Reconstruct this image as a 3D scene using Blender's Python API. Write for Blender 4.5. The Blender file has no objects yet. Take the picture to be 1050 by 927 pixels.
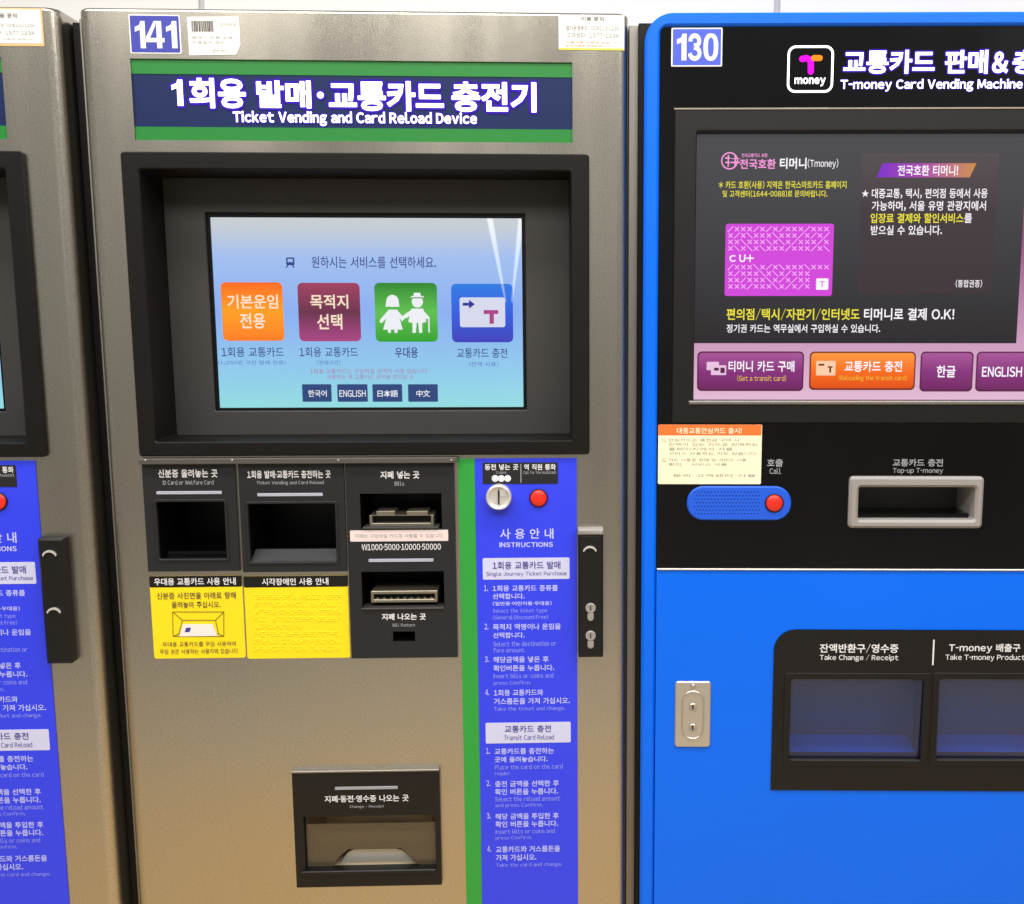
import bpy, bmesh, math, random
from mathutils import Vector
random.seed(7)
S = bpy.context.scene
COL = S.collection

# ------------------------------------------------------------------ camera
FPX, PPX, PPY, W, H = 1000.0, 615.0, 463.5, 1050.0, 927.0
PITCH = math.atan(FPX / 7500.0)
CAM = Vector((0.0, -1.16, 1.45))
cd = bpy.data.cameras.new('camera'); cam = bpy.data.objects.new('camera', cd); COL.objects.link(cam)
cd.sensor_fit = 'HORIZONTAL'; cd.sensor_width = 36.0; cd.lens = FPX / W * 36.0
cd.shift_x = 0.5 - PPX / W
cd.clip_start = 0.02; cd.clip_end = 100
cam.location = CAM; cam.rotation_euler = (math.pi / 2 - PITCH, 0, 0)
S.camera = cam

# ------------------------------------------------------------------ world and lamps (underground hall)
wd = bpy.data.worlds.new('World'); S.world = wd; wd.use_nodes = True
bg = wd.node_tree.nodes['Background']; bg.inputs[0].default_value = (1.0, 0.985, 0.965, 1); bg.inputs[1].default_value = 0.35

def area(name, loc, rot, sx, sy, power, color=(1, .97, .92)):
    l = bpy.data.lights.new(name, 'AREA'); l.shape = 'RECTANGLE'; l.size = sx; l.size_y = sy
    l.energy = power; l.color = color
    o = bpy.data.objects.new(name, l); COL.objects.link(o); o.location = loc; o.rotation_euler = rot
    return o
# two long ceiling tubes running away from the machines, and a lamp row along the wall
ang = math.atan2(1.16, 53.5)
for x0 in (-0.52, -0.12):
    area('ceiling_tube', (x0 - 28 * math.sin(ang), -8 - 28 * math.cos(ang), 2.75), (0, 0, -ang), 0.075, 56, 105)
area('wall_lamp_row', (0.1, -0.62, 2.75), (math.radians(-8), 0, 0), 3.6, 0.3, 47)
area('hall_lamp', (0.1, -1.75, 2.75), (0, 0, 0), 3.6, 0.9, 86)

vs = S.view_settings
vs.view_transform = 'Standard'; vs.look = 'None'; vs.gamma = 1; vs.exposure = 0.0; vs.use_curve_mapping = False
S.cycles.max_bounces = 8

# ------------------------------------------------------------------ pixel helper: places parts by casting image pixels onto a cabinet's front plane
class Frame:
    def __init__(s, psi, shift=0.0):
        s.psi = psi; s.ex = Vector((math.cos(psi), math.sin(psi), 0)); s.ey = Vector((-math.sin(psi), math.cos(psi), 0)); s.xc = 0.0
    def pt(s, px, py, y=0.0):
        u = (px - PPX) / FPX; v = -(py - PPY) / FPX
        d = Vector((u, math.cos(PITCH) + v * math.sin(PITCH), -math.sin(PITCH) + v * math.cos(PITCH)))
        t = (y - CAM.dot(s.ey)) / d.dot(s.ey)
        p = CAM + d * t
        return p.dot(s.ex) - s.xc, p.z
    def rect(s, l, t, r, b, y=0.0):
        my = (t + b) / 2; mx = (l + r) / 2
        return (s.pt(l, my, y)[0], s.pt(r, my, y)[0], s.pt(mx, b, y)[1], s.pt(mx, t, y)[1])   # x0 x1 z0 z1
MM = 0.00116   # metres per image pixel at the front plane

# ------------------------------------------------------------------ materials
MATS = {}
def srgb(c):
    return tuple((x / 255 / 12.92) if x / 255 <= 0.04045 else ((x / 255 + 0.055) / 1.055) ** 2.4 for x in c) + (1,)
def mat(name, col, rough=.5, metal=0.0, var=.12, vscale=40, bump=0.0, bscale=300, stretch=(1, 1, 1), spec=.5, coat=0, aniso=0, rvar=.0, grain=0):
    m = bpy.data.materials.new(name); m.use_nodes = True; MATS[name] = m
    nt = m.node_tree; N = nt.nodes; L = nt.links; b = N['Principled BSDF']
    b.inputs['Roughness'].default_value = rough; b.inputs['Metallic'].default_value = metal
    b.inputs['Specular IOR Level'].default_value = spec; b.inputs['Coat Weight'].default_value = coat; b.inputs['Coat Roughness'].default_value = .06
    b.inputs['Anisotropic'].default_value = aniso
    tc = N.new('ShaderNodeTexCoord'); mp = N.new('ShaderNodeMapping'); L.new(tc.outputs['Object'], mp.inputs[0]); mp.inputs['Scale'].default_value = stretch
    n = N.new('ShaderNodeTexNoise'); n.inputs['Scale'].default_value = vscale; n.inputs['Detail'].default_value = 5; L.new(mp.outputs[0], n.inputs[0])
    c = srgb(col); mx = N.new('ShaderNodeMix'); mx.data_type = 'RGBA'
    mx.inputs[6].default_value = tuple(x * (1 - var) for x in c[:3]) + (1,)
    mx.inputs[7].default_value = tuple(min(1, x * (1 + var)) for x in c[:3]) + (1,)
    L.new(n.outputs[0], mx.inputs[0]); L.new(mx.outputs[2], b.inputs['Base Color'])
    if grain:                                   # fine brushed grain and cloudy finger marks
        g = N.new('ShaderNodeTexNoise'); g.inputs['Scale'].default_value = 650; g.inputs['Detail'].default_value = 2; L.new(tc.outputs['Object'], g.inputs[0])
        gm = N.new('ShaderNodeMapRange'); gm.inputs[1].default_value = .3; gm.inputs[2].default_value = .7; gm.inputs[3].default_value = 1 - grain; gm.inputs[4].default_value = 1 + grain; L.new(g.outputs[0], gm.inputs[0])
        ml = N.new('ShaderNodeVectorMath'); ml.operation = 'MULTIPLY'; L.new(mx.outputs[2], ml.inputs[0]); L.new(gm.outputs[0], ml.inputs[1]); L.new(ml.outputs[0], b.inputs['Base Color'])
    if rvar:
        mr = N.new('ShaderNodeMapRange'); mr.inputs[1].default_value = .3; mr.inputs[2].default_value = .7
        mr.inputs[3].default_value = rough - rvar; mr.inputs[4].default_value = rough + rvar
        L.new(n.outputs[0], mr.inputs[0]); L.new(mr.outputs[0], b.inputs['Roughness'])
    if bump:
        n2 = N.new('ShaderNodeTexNoise'); n2.inputs['Scale'].default_value = bscale; n2.inputs['Detail'].default_value = 4; L.new(mp.outputs[0], n2.inputs[0])
        bp = N.new('ShaderNodeBump'); bp.inputs['Strength'].default_value = bump; bp.inputs['Distance'].default_value = .001
        L.new(n2.outputs[0], bp.inputs['Height']); L.new(bp.outputs[0], b.inputs['Normal'])
    return m
def lit(name, col, st=1.0, ramp=None, rough=.015, base=(8, 8, 9), axis='Z', spec=.5):
    """a lit screen or back-lit film under clear glass; also the added letter glow"""
    m = bpy.data.materials.new(name); m.use_nodes = True; MATS[name] = m
    nt = m.node_tree; N = nt.nodes; L = nt.links; b = N['Principled BSDF']
    b.inputs['Base Color'].default_value = srgb(base); b.inputs['Roughness'].default_value = rough; b.inputs['Specular IOR Level'].default_value = spec
    b.inputs['Emission Strength'].default_value = st
    if ramp:
        tc = N.new('ShaderNodeTexCoord'); sp = N.new('ShaderNodeSeparateXYZ'); L.new(tc.outputs['Generated'], sp.inputs[0])
        r = N.new('ShaderNodeValToRGB'); L.new(sp.outputs[axis], r.inputs[0])
        while len(r.color_ramp.elements) < len(ramp): r.color_ramp.elements.new(.5)
        for e, (p, c) in zip(r.color_ramp.elements, ramp): e.position = p; e.color = srgb(c)
        L.new(r.outputs[0], b.inputs['Emission Color'])
    else:
        b.inputs['Emission Color'].default_value = srgb(col)
    return m

mat('steel', (187, 181, 168), .30, 1.0, .10, 7, .16, 420, (1, 1, .12), aniso=.3, rvar=.08, grain=.16)
mat('steel_trim', (150, 146, 140), .5, 1.0, .06, 20)
mat('chrome', (196, 190, 180), .28, .75, .05, 60)
mat('white_wall', (244, 243, 241), .4, 0, .02, 3)
mat('joint', (205, 205, 205), .7)
mat('knob_metal', (232, 229, 224), .34, .6, .08, 90)
mat('dull_trim', (98, 95, 90), .5, .6, .08, 60)
mat('floor', (192, 186, 174), .4, 0, .12, 9)
mat('floor_warm', (206, 174, 124), .4, 0, .1, 14)
mat('black_plastic', (15, 14, 14), .45, 0, .15, 90, .12, 900, spec=.35)
mat('bezel', (15, 13, 11), .5, 0, .12, 60, .15, 900, spec=.22)
mat('bezel_inner', (52, 50, 49), .55, 0, .08, 30, .1, 900)
mat('charcoal', (30, 31, 34), .5, 0, .12, 60, .15, 900, spec=.35)
mat('void', (6, 6, 7), .4, 0, .2, 60, spec=.25)
mat('glass_black', (6, 6, 7), .12, 0, .7, 5, rvar=.06, spec=.38)
mat('bar_grey', (168, 170, 186), .45)
mat('white_ink', (222, 222, 226), .6, 0, .04)
mat('grey_ink', (150, 150, 156), .6, 0, .05)
mat('dark_ink', (48, 46, 52), .7, 0, .05)
mat('navy_ink', (52, 52, 140), .7, 0, .05)
mat('blue_ink', (138, 146, 240), .6, 0, .04)
mat('pale_ink', (184, 188, 246), .6, 0, .04)
mat('ochre_ink', (110, 92, 20), .7, 0, .05)
mat('yellow', (242, 214, 14), .5, 0, .04, 30, .2, 60)
mat('green', (38, 150, 56), .45, 0, .04, 30)
mat('strip_blue', (44, 60, 230), .42, 0, .04, 9, .06, 300, rvar=.06)
mat('pale_box', (198, 200, 232), .5, 0, .03)
mat('plate_blue', (50, 56, 160), .45, 0, .05)
mat('plate_blue_light', (62, 84, 205), .45, 0, .05)
mat('paper', (226, 224, 219), .7, 0, .03, 30)
mat('cream', (236, 230, 196), .65, 0, .03, 30)
mat('orange_print', (238, 110, 38), .6, 0, .04)
mat('peach', (224, 178, 120), .6, 0, .04)
mat('pink_paper', (224, 206, 204), .65, 0, .04, 60)
mat('red_button', (226, 40, 24), .35, 0, .05)
mat('machine_blue', (0, 102, 236), .40, 0, .05, 5, .10, 350, rvar=.08, spec=.25)
mat('speaker_blue', (16, 84, 214), .5, 0, .04)
mat('reader_grey', (146, 143, 140), .42, 0, .05, 40, .06, 700)
mat('tray', (168, 152, 126), .4, .4, .1, 30)
mat('tray_light', (200, 196, 186), .35, .5, .06, 30)
mat('slot_metal', (150, 142, 126), .38, .8, .15, 120)
def acrylic(name, tint, milk=(120, 125, 140), haze=.12, rough=.08):
    m = bpy.data.materials.new(name); m.use_nodes = True; MATS[name] = m; nt = m.node_tree; N = nt.nodes; L = nt.links
    N.remove(N['Principled BSDF']); t = N.new('ShaderNodeBsdfTransparent'); t.inputs[0].default_value = srgb(tint); g = N.new('ShaderNodeBsdfGlossy'); g.inputs[1].default_value = rough
    fr = N.new('ShaderNodeFresnel'); fr.inputs[0].default_value = 1.5; mx = N.new('ShaderNodeMixShader')
    df = N.new('ShaderNodeBsdfDiffuse'); df.inputs[0].default_value = srgb(milk); m2 = N.new('ShaderNodeMixShader'); m2.inputs[0].default_value = haze; L.new(t.outputs[0], m2.inputs[1]); L.new(df.outputs[0], m2.inputs[2])
    L.new(fr.outputs[0], mx.inputs[0]); L.new(m2.outputs[0], mx.inputs[1]); L.new(g.outputs[0], mx.inputs[2]); L.new(mx.outputs[0], N['Material Output'].inputs[0])
acrylic('smoked', (196, 198, 206), (70, 88, 150), .16)
acrylic('cloudy', (222, 216, 206), (176, 160, 132), .14, .12)
mat('chute_metal', (118, 124, 142), .38, .55, .1, 40)
mat('bar_ink', (60, 58, 56), .7)
lit('sign_text', (255, 252, 255), 2.6, spec=0, rough=.6)
lit('sign_halo', (84, 50, 225), .7, spec=0, rough=.6)  # violet glow around sign letters, put into an emissive colour
lit('sign_navy', (22, 44, 100), .2, base=(10, 28, 70), rough=.4, spec=.3)
mat('sign_green', (20, 120, 42), .4, 0, .04)
lit('scr', None, .95, ramp=[(0, (150, 226, 228)), (.2, (146, 206, 240)), (.5, (142, 178, 246)), (.78, (164, 194, 244)), (.93, (200, 208, 216)), (1, (206, 210, 214))])
lit('tile_orange', None, 1, ramp=[(0, (255, 122, 20)), (.5, (255, 158, 20)), (1, (255, 104, 16))])
lit('tile_maroon', None, 1, ramp=[(0, (168, 66, 130)), (.5, (104, 44, 72)), (1, (160, 60, 96))])
lit('tile_green', None, 1, ramp=[(0, (46, 160, 40)), (.5, (92, 190, 76)), (1, (40, 134, 40))])
lit('tile_blue', None, 1, ramp=[(0, (60, 60, 186)), (.5, (46, 92, 220)), (1, (40, 120, 226))])
lit('s_navy', (44, 62, 132), 1); lit('s_mid', (84, 108, 186), 1); lit('s_red', (168, 112, 160), 1)
lit('s_cream', (250, 226, 200), 1); lit('s_white', (236, 238, 244), 1.0); lit('s_btn', (44, 70, 124), 1); lit('s_card', (214, 216, 236), 1); lit('s_tred', (170, 60, 130), 1)
lit('s_arrow', (40, 48, 150), 1)
lit('t_dark', None, 1, ramp=[(0, (34, 31, 33)), (1, (74, 74, 78))])
lit('t_panel', None, 1, ramp=[(0, (58, 46, 52)), (.6, (64, 54, 58)), (1, (84, 76, 80))])
lit('t_pink', None, 1, ramp=[(0, (226, 186, 212)), (.2, (206, 158, 192)), (.6, (150, 84, 120)), (1, (140, 70, 110))])
lit('t_white', (244, 240, 246), 1.1); lit('t_yellow', (232, 222, 60), 1.05); lit('t_magenta', (206, 66, 214), 1.05); lit('t_pale', (240, 168, 240), 1.05)
lit('t_logo', (242, 150, 214), 1.1); lit('t_btn', None, 1, ramp=[(0, (112, 34, 96)), (.5, (136, 46, 124)), (1, (168, 84, 152))])
lit('t_orange', None, 1, ramp=[(0, (226, 78, 10)), (.5, (250, 110, 20)), (1, (255, 152, 60))]); lit('t_btnrim', (92, 30, 70), 1); lit('t_orim', (122, 50, 20), 1)
lit('t_banner', None, 1, axis='X', ramp=[(0, (120, 40, 200)), (.45, (170, 70, 170)), (1, (206, 140, 60))])
lit('t_small', (230, 190, 60), 1); lit('t_icon', (232, 196, 226), 1); lit('t_icon2', (255, 206, 170), 1)
lit('logo_magenta', (232, 20, 226), 1.4, spec=0); lit('logo_orange', (255, 140, 30), 1.4, spec=0)

# ------------------------------------------------------------------ mesh helpers (local cabinet axes: x right, y into the wall, z up)
class MB:
    def __init__(s): s.v = []; s.f = []; s.m = []; s.mi = 0; s.names = []
    def use(s, name):
        if name not in s.names: s.names.append(name)
        s.mi = s.names.index(name); return s
    def add(s, vs, fs):
        o = len(s.v); s.v += [tuple(p) for p in vs]
        for f in fs: s.f.append(tuple(i + o for i in f)); s.m.append(s.mi)
        return s
    def box(s, x0, x1, y0, y1, z0, z1):
        v = [(x, y, z) for x in (x0, x1) for y in (y0, y1) for z in (z0, z1)]
        return s.add(v, [(0, 1, 3, 2), (4, 6, 7, 5), (0, 4, 5, 1), (2, 3, 7, 6), (0, 2, 6, 4), (1, 5, 7, 3)])
    def loop(s, x0, x1, z0, z1, r, seg=5, rs=None):
        rs = rs or (r, r, r, r); out = []      # corners: bottom-left, bottom-right, top-right, top-left
        for (cx, cz, a, q) in ((x0, z0, 180, rs[0]), (x1, z0, 270, rs[1]), (x1, z1, 0, rs[2]), (x0, z1, 90, rs[3])):
            sx = 1 if cx == x0 else -1; sz = 1 if cz == z0 else -1
            for k in range(seg + 1):
                t = math.radians(a + 90 * k / seg)
                out.append((cx + sx * q + q * math.cos(t), cz + sz * q + q * math.sin(t)))
        return out
    def rings(s, rings, cap0=False, cap1=False):
        n = len(rings[0]); o = len(s.v)
        for r in rings: s.v += [tuple(p) for p in r]
        for a in range(len(rings) - 1):
            for i in range(n):
                j = (i + 1) % n
                s.f.append((o + a * n + i, o + a * n + j, o + (a + 1) * n + j, o + (a + 1) * n + i)); s.m.append(s.mi)
        if cap0: s.f.append(tuple(o + i for i in range(n))[::-1]); s.m.append(s.mi)
        if cap1: s.f.append(tuple(o + (len(rings) - 1) * n + i for i in range(n))); s.m.append(s.mi)
        return s
    def plate(s, R, yf, yb, r=.002, bev=.0006, seg=5, rs=None):
        """solid rounded plate with softened front edge"""
        x0, x1, z0, z1 = R
        L0 = s.loop(x0, x1, z0, z1, max(r, 1e-4), seg, rs)
        q = tuple(max(c - bev, 1e-4) for c in rs) if rs else None
        L1 = s.loop(x0 + bev, x1 - bev, z0 + bev, z1 - bev, max(r - bev, 1e-4), seg, q)
        return s.rings([[(x, yb, z) for x, z in L0], [(x, yf + bev, z) for x, z in L0], [(x, yf, z) for x, z in L1]], True, True)
    def frame(s, Ro, Ri, yf, yb, ro=.004, ri=.003, bev=.0015, ybi=None, Rb=None, rb=None, seg=5, rso=None):
        """rounded frame with one opening; the reveal can run back to a smaller rectangle Rb at depth ybi"""
        def q(R, r, y, d=0, rs=None):
            return [(x, y, z) for x, z in s.loop(R[0] + d, R[1] - d, R[2] + d, R[3] - d, max(r - d, 2e-4), seg, tuple(max(c - d, 2e-4) for c in rs) if rs else None)]
        ybi = yb if ybi is None else ybi
        Rb = Rb or Ri; rb = rb or ri
        return s.rings([q(Ro, ro, yb, 0, rso), q(Ro, ro, yf + bev, 0, rso), q(Ro, ro, yf, bev, rso), q(Ri, ri, yf, -bev), q(Ri, ri, yf + bev), q(Rb, rb, ybi)])
    def grid(s, R, yf, yb, holes, outer=True, dep=None, inner=None):
        x0, x1, z0, z1 = R
        xs = sorted({x0, x1} | {h[0] for h in holes} | {h[1] for h in holes}); zs = sorted({z0, z1} | {h[2] for h in holes} | {h[3] for h in holes})
        inh = lambda a, b: any(h[0] < a < h[1] and h[2] < b < h[3] for h in holes)
        idx = {}
        def vi(x, z):
            if (x, z) not in idx: idx[(x, z)] = len(s.v); s.v.append((x, yf, z))
            return idx[(x, z)]
        for i in range(len(xs) - 1):
            for j in range(len(zs) - 1):
                if inh((xs[i] + xs[i + 1]) / 2, (zs[j] + zs[j + 1]) / 2): continue
                s.f.append((vi(xs[i], zs[j]), vi(xs[i + 1], zs[j]), vi(xs[i + 1], zs[j + 1]), vi(xs[i], zs[j + 1]))); s.m.append(s.mi)
        for k, h in enumerate(holes):
            d = dep[k] if dep else yb
            keep = s.mi
            if inner: s.use(inner)
            a = [(h[0], h[2]), (h[1], h[2]), (h[1], h[3]), (h[0], h[3])]
            s.rings([[(x, yf, z) for x, z in a], [(x, d, z) for x, z in a]])
            s.mi = keep
        if outer:
            a = [(x0, z0), (x1, z0), (x1, z1), (x0, z1)]
            s.rings([[(x, yb, z) for x, z in a], [(x, yf, z) for x, z in a]])
        return s
    def disc(s, cx, cz, r, yf, yb, bev=.0005, seg=28, dish=0):
        c = lambda q, y: [(cx + q * math.cos(2 * math.pi * i / seg), y, cz + q * math.sin(2 * math.pi * i / seg)) for i in range(seg)]
        R = [c(r, yb), c(r, yf + bev), c(r - bev, yf)]
        if dish: R += [c(r * .8, yf), c(r * .55, yf + dish)]
        return s.rings(R, True, True)
    def tube(s, cx, cz, r1, r0, yf, yb, bev=.0006, seg=28):
        c = lambda q, y: [(cx + q * math.cos(2 * math.pi * i / seg), y, cz + q * math.sin(2 * math.pi * i / seg)) for i in range(seg)]
        return s.rings([c(r1, yb), c(r1, yf + bev), c(r1 - bev, yf), c(r0 + bev, yf), c(r0, yf + bev), c(r0, yb)])
    def poly(s, pts, yf, yb):
        n = len(pts)
        return s.rings([[(x, yb, z) for x, z in pts], [(x, yf, z) for x, z in pts]], True, True)
    def build(s, name, parent, material=None, smooth=None, tri=False):
        me = bpy.data.meshes.new(name); me.from_pydata(s.v, [], s.f)
        if material: me.materials.append(MATS[material])
        else:
            for n in s.names: me.materials.append(MATS[n])
            me.polygons.foreach_set('material_index', s.m)
        bm = bmesh.new(); bm.from_mesh(me)
        if not tri: bmesh.ops.recalc_face_normals(bm, faces=bm.faces)
        bm.to_mesh(me); bm.free()
        if smooth:
            for p in me.polygons: p.use_smooth = True
            me.set_sharp_from_angle(angle=math.radians(smooth))
        o = bpy.data.objects.new(name, me); COL.objects.link(o); o.parent = parent
        return o

# writing: every character is set one by one from its own outline, latin characters by their ink width
QB = (0.0, .006, .012, .018, .024, .032)
DIG = {'1': [[(0, .78), (.0, .60), (.30, .68), (.30, 0), (.62, 0), (.62, 1), (.36, 1), (.28, .86)]],
       '4': [[(0, .22), (.58, .22), (.58, .38), (.22, .38), (.52, .80), (.60, 1), (.46, 1), (0, .40)], [(.58, 0), (.86, 0), (.86, 1), (.60, 1), (.58, .95)], [(.86, .22), (1, .22), (1, .38), (.86, .38)]]}
def ring_digit(ch):
    if ch == '0':
        n = 32; O = [(.5 + .5 * math.copysign(abs(math.cos(t)) ** .8, math.cos(t)), .5 + .5 * math.copysign(abs(math.sin(t)) ** .8, math.sin(t))) for t in (2 * math.pi * i / n for i in range(n))]
        I = [(.5 + .2 * math.copysign(abs(math.cos(t)) ** .8, math.cos(t)), .5 + .35 * math.copysign(abs(math.sin(t)) ** .8, math.sin(t))) for t in (2 * math.pi * i / n for i in range(n))]
        return O + I, [(i, (i + 1) % n, n + (i + 1) % n, n + i) for i in range(n)]
    c = [(.16, .70)] + [(.47 + .33 * math.cos(math.radians(t)), .715 + .2 * math.sin(math.radians(t))) for t in range(160, -61, -20)] + [(.50, .545), (.40, .545)]
    d = [(.40, .475), (.52, .475)] + [(.48 + .36 * math.cos(math.radians(t)), .27 + .2 * math.sin(math.radians(t))) for t in range(60, -161, -20)] + [(.12, .27)]
    V = []; Fc = []
    for P in (c, d):
        o = len(V); w = (.145, .088)
        for i, p in enumerate(P):
            q = Vector(P[min(i + 1, len(P) - 1)]) - Vector(P[max(i - 1, 0)]); q.normalize()
            V += [(p[0] - q.y * w[0], p[1] + q.x * w[1]), (p[0] + q.y * w[0], p[1] - q.x * w[1])]
        Fc += [(o + 2 * i, o + 2 * i + 2, o + 2 * i + 3, o + 2 * i + 1) for i in range(len(P) - 1)]
    xs = [v[0] for v in V]; ys = [v[1] for v in V]
    return [((v[0] - min(xs)) / (max(xs) - min(xs)), (v[1] - min(ys)) / (max(ys) - min(ys))) for v in V], Fc
JOBS = []; NEED = {}
def full(c): return chr(ord(c) + 0xFEE0) if 33 <= ord(c) <= 126 else c
def letters(F, parent, y, rows, name='lettering'):
    """print lines of writing so that the ink of each fills its box of image coordinates; large lines are parts of their own, small print is joined"""
    small = []; first = None
    def emit(rr, kind):
        me = bpy.data.meshes.new(name); o = bpy.data.objects.new(name, me); COL.objects.link(o); o.parent = parent
        if kind: o['kind'] = 'stuff'
        J = []
        for r in rr:
            bold = r[3] if len(r) > 3 else .012
            bq = min(QB, key=lambda q: abs(q - bold)); pad = r[4] if len(r) > 4 else 0; spread = r[5] if len(r) > 5 else 0
            for c in r[0]:
                if c != ' ': NEED.setdefault(bq, set()).add(full(c))
            J.append((r[0], F.rect(*r[1], y), r[2], bq, pad, spread))
        JOBS.append((me, y, J)); return o
    for r in rows:
        if r[1][3] - r[1][1] >= 9: first = emit([r], False)
        else: small.append(r)
    if small: first = emit(small, len(small) > 1)
    return first
def print_all():
    G = {}
    for bq, cs in NEED.items():
        cs = sorted(cs); GAP = 4.0
        cu = bpy.data.curves.new('ink', 'FONT'); cu.body = '\n'.join(cs); cu.size = 1; cu.offset = bq; cu.resolution_u = 3; cu.space_line = GAP
        o = bpy.data.objects.new('ink', cu); COL.objects.link(o)
        me = bpy.data.meshes.new_from_object(o.evaluated_get(bpy.context.evaluated_depsgraph_get()))
        bpy.data.objects.remove(o); bpy.data.curves.remove(cu)
        V = [(v.co.x, v.co.y) for v in me.vertices]
        rows = {}
        for p in me.polygons:
            yc = sum(V[i][1] for i in p.vertices) / len(p.vertices); rows.setdefault(round((.35 - yc) / GAP), []).append(tuple(p.vertices))
        bpy.data.meshes.remove(me)
        for k, c in enumerate(cs):
            fs = rows.get(k, []); ids = sorted({i for f in fs for i in f}); mp = {i: n for n, i in enumerate(ids)}
            v = [(V[i][0], V[i][1] + k * GAP) for i in ids]
            if not v: continue
            G[(bq, c)] = (v, [tuple(mp[i] for i in f) for f in fs], min(a[0] for a in v), max(a[0] for a in v))
    for me, y, J in JOBS:
        V = []; Fc = []; M = []; names = []
        for body, (x0, x1, z0, z1), mt, bq, pad, spread in J:
            if mt not in names: names.append(mt)
            mi = names.index(mt); v = []; f = []; pen = 0
            if len(body) == 1 and body in '1340':
                if body in DIG:
                    for P in DIG[body]: o = len(v); v += P; f.append(tuple(range(o, o + len(P))))
                else: v, f = ring_digit(body)
            else:
                for ch in body:
                    if ch == ' ': pen += .33; continue
                    g = G.get((bq, full(ch)))
                    if not g: continue
                    if ch == 'I': w = .095 + 2 * bq; g = ([(0, -bq), (w, -bq), (w, .733 + bq), (0, .733 + bq)], [(0, 1, 2, 3)], 0, w)
                    if ch in '-/': g = ([(p[0] * .45, p[1]) for p in g[0]], g[1], g[2] * .45, g[3] * .45)
                    if full(ch) != ch or ord(ch) < 0x1100: dx = pen + .045 - g[2]; adv = g[3] - g[2] + .09
                    else: dx = pen; adv = .92
                    for sx, sy in (((0, 0),) if not spread else ((0, 0), (spread, 0), (-spread, 0), (0, spread), (0, -spread), (spread * .7, spread * .7), (-spread * .7, spread * .7), (spread * .7, -spread * .7), (-spread * .7, -spread * .7))):
                        o = len(v); v += [(p[0] + dx + sx, p[1] + sy) for p in g[0]]; f += [tuple(i + o for i in q) for q in g[1]]
                    pen += adv
            xs = [p[0] for p in v]; zs = [p[1] for p in v]; a, b, c, d = min(xs), max(xs), min(zs), max(zs)
            X0, X1, Z0, Z1 = x0 - pad, x1 + pad, z0 - pad, z1 + pad
            o = len(V); V += [(X0 + (p[0] - a) / (b - a) * (X1 - X0), y, Z0 + (p[1] - c) / (d - c) * (Z1 - Z0)) for p in v]
            Fc += [tuple(i + o for i in q) for q in f]; M += [mi] * len(f)
        me.from_pydata(V, [], Fc)
        for n in names: me.materials.append(MATS[n])
        me.polygons.foreach_set('material_index', M); me.update()
        bm = bmesh.new(); bm.from_mesh(me)
        for q in bm.faces:
            if q.normal.y > 0: q.normal_flip()
        bm.to_mesh(me); bm.free()

def thing(name, F, xc, label, cat, group=None):
    e = bpy.data.objects.new(name, None); COL.objects.link(e); e.empty_display_size = .1
    F.xc = xc; e.location = F.ex * xc; e.rotation_euler = (0, 0, F.psi)
    e['label'] = label; e['category'] = cat
    if group: e['group'] = group
    return e

# ------------------------------------------------------------------ setting
def struct(o): o['kind'] = 'structure'; return o
m = MB(); m.box(-8, 8, -60, 2, -.1, 0); struct(m.build('floor', None, 'floor'))
m = MB(); m.box(-8, 8, -1.9, .6, .0, .004); struct(m.build('floor_band', None, 'floor_warm'))
WY = .62
m = MB(); m.box(-4, 4, WY + .006, WY + .2, 0.005, 3.2); wall = struct(m.build('wall', None, 'joint'))
FW = Frame(0)
sa = FW.pt(206, 3, WY)[0]; sb = FW.pt(797, 3, WY)[0]; pw = sb - sa
for k in range(-3, 4):
    m = MB(); m.plate((sa + k * pw + .005, sa + (k + 1) * pw - .005, .02, 3.18), WY, WY + .005, .002, .001); m.build('wall_panel', wall, 'white_wall')

# ------------------------------------------------------------------ stainless ticket machine
PSI = math.radians(2.0)
def cabinet(F, e, name, R, mname, depth, holes, rad=.013, z_top_r=.004):
    """sheet-metal body: folded front edges, openings in the front"""
    x0, x1, z0, z1 = R
    m = MB(); m.use(mname)
    m.grid((x0 + rad, x1 - rad, z0, z1 - z_top_r), 0.0, .06, holes, outer=False, dep=[.012] * len(holes))
    def prof(zz, ins):
        pts = [(x0 + ins, depth)]
        pts += [(x0 + ins + rad - rad * math.cos(math.radians(a)), ins + rad - rad * math.sin(math.radians(a))) for a in range(0, 91, 10)]
        pts += [(x1 - ins - rad + rad * math.sin(math.radians(a)), ins + rad - rad * math.cos(math.radians(a))) for a in range(0, 91, 10)]
        pts += [(x1 - ins, depth)]
        return [(x, y, zz) for x, y in pts]
    n = len(prof(0, 0)); half = n // 2
    A = prof(z0, 0); B = prof(z1 - z_top_r, 0)
    o = len(m.v); m.v += A + B
    for i in range(n - 1):
        if i == half - 1: continue            # flat front is the pierced sheet
        m.f.append((o + i, o + i + 1, o + n + i + 1, o + n + i)); m.m.append(m.mi)
    T = [prof(z1 - z_top_r + z_top_r * math.sin(math.radians(a)), z_top_r * (1 - math.cos(math.radians(a)))) for a in (0, 30, 60, 90)]
    o = len(m.v)
    for t in T: m.v += t
    for a in range(3):
        for i in range(n - 1):
            m.f.append((o + a * n + i, o + a * n + i + 1, o + (a + 1) * n + i + 1, o + (a + 1) * n + i)); m.m.append(m.mi)
    m.f.append(tuple(o + 3 * n + i for i in range(n))); m.m.append(m.mi)
    return m.build(name, e, smooth=40)

def shrink(R, d): return (R[0] + d, R[1] - d, R[2] + d, R[3] - d)

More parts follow.
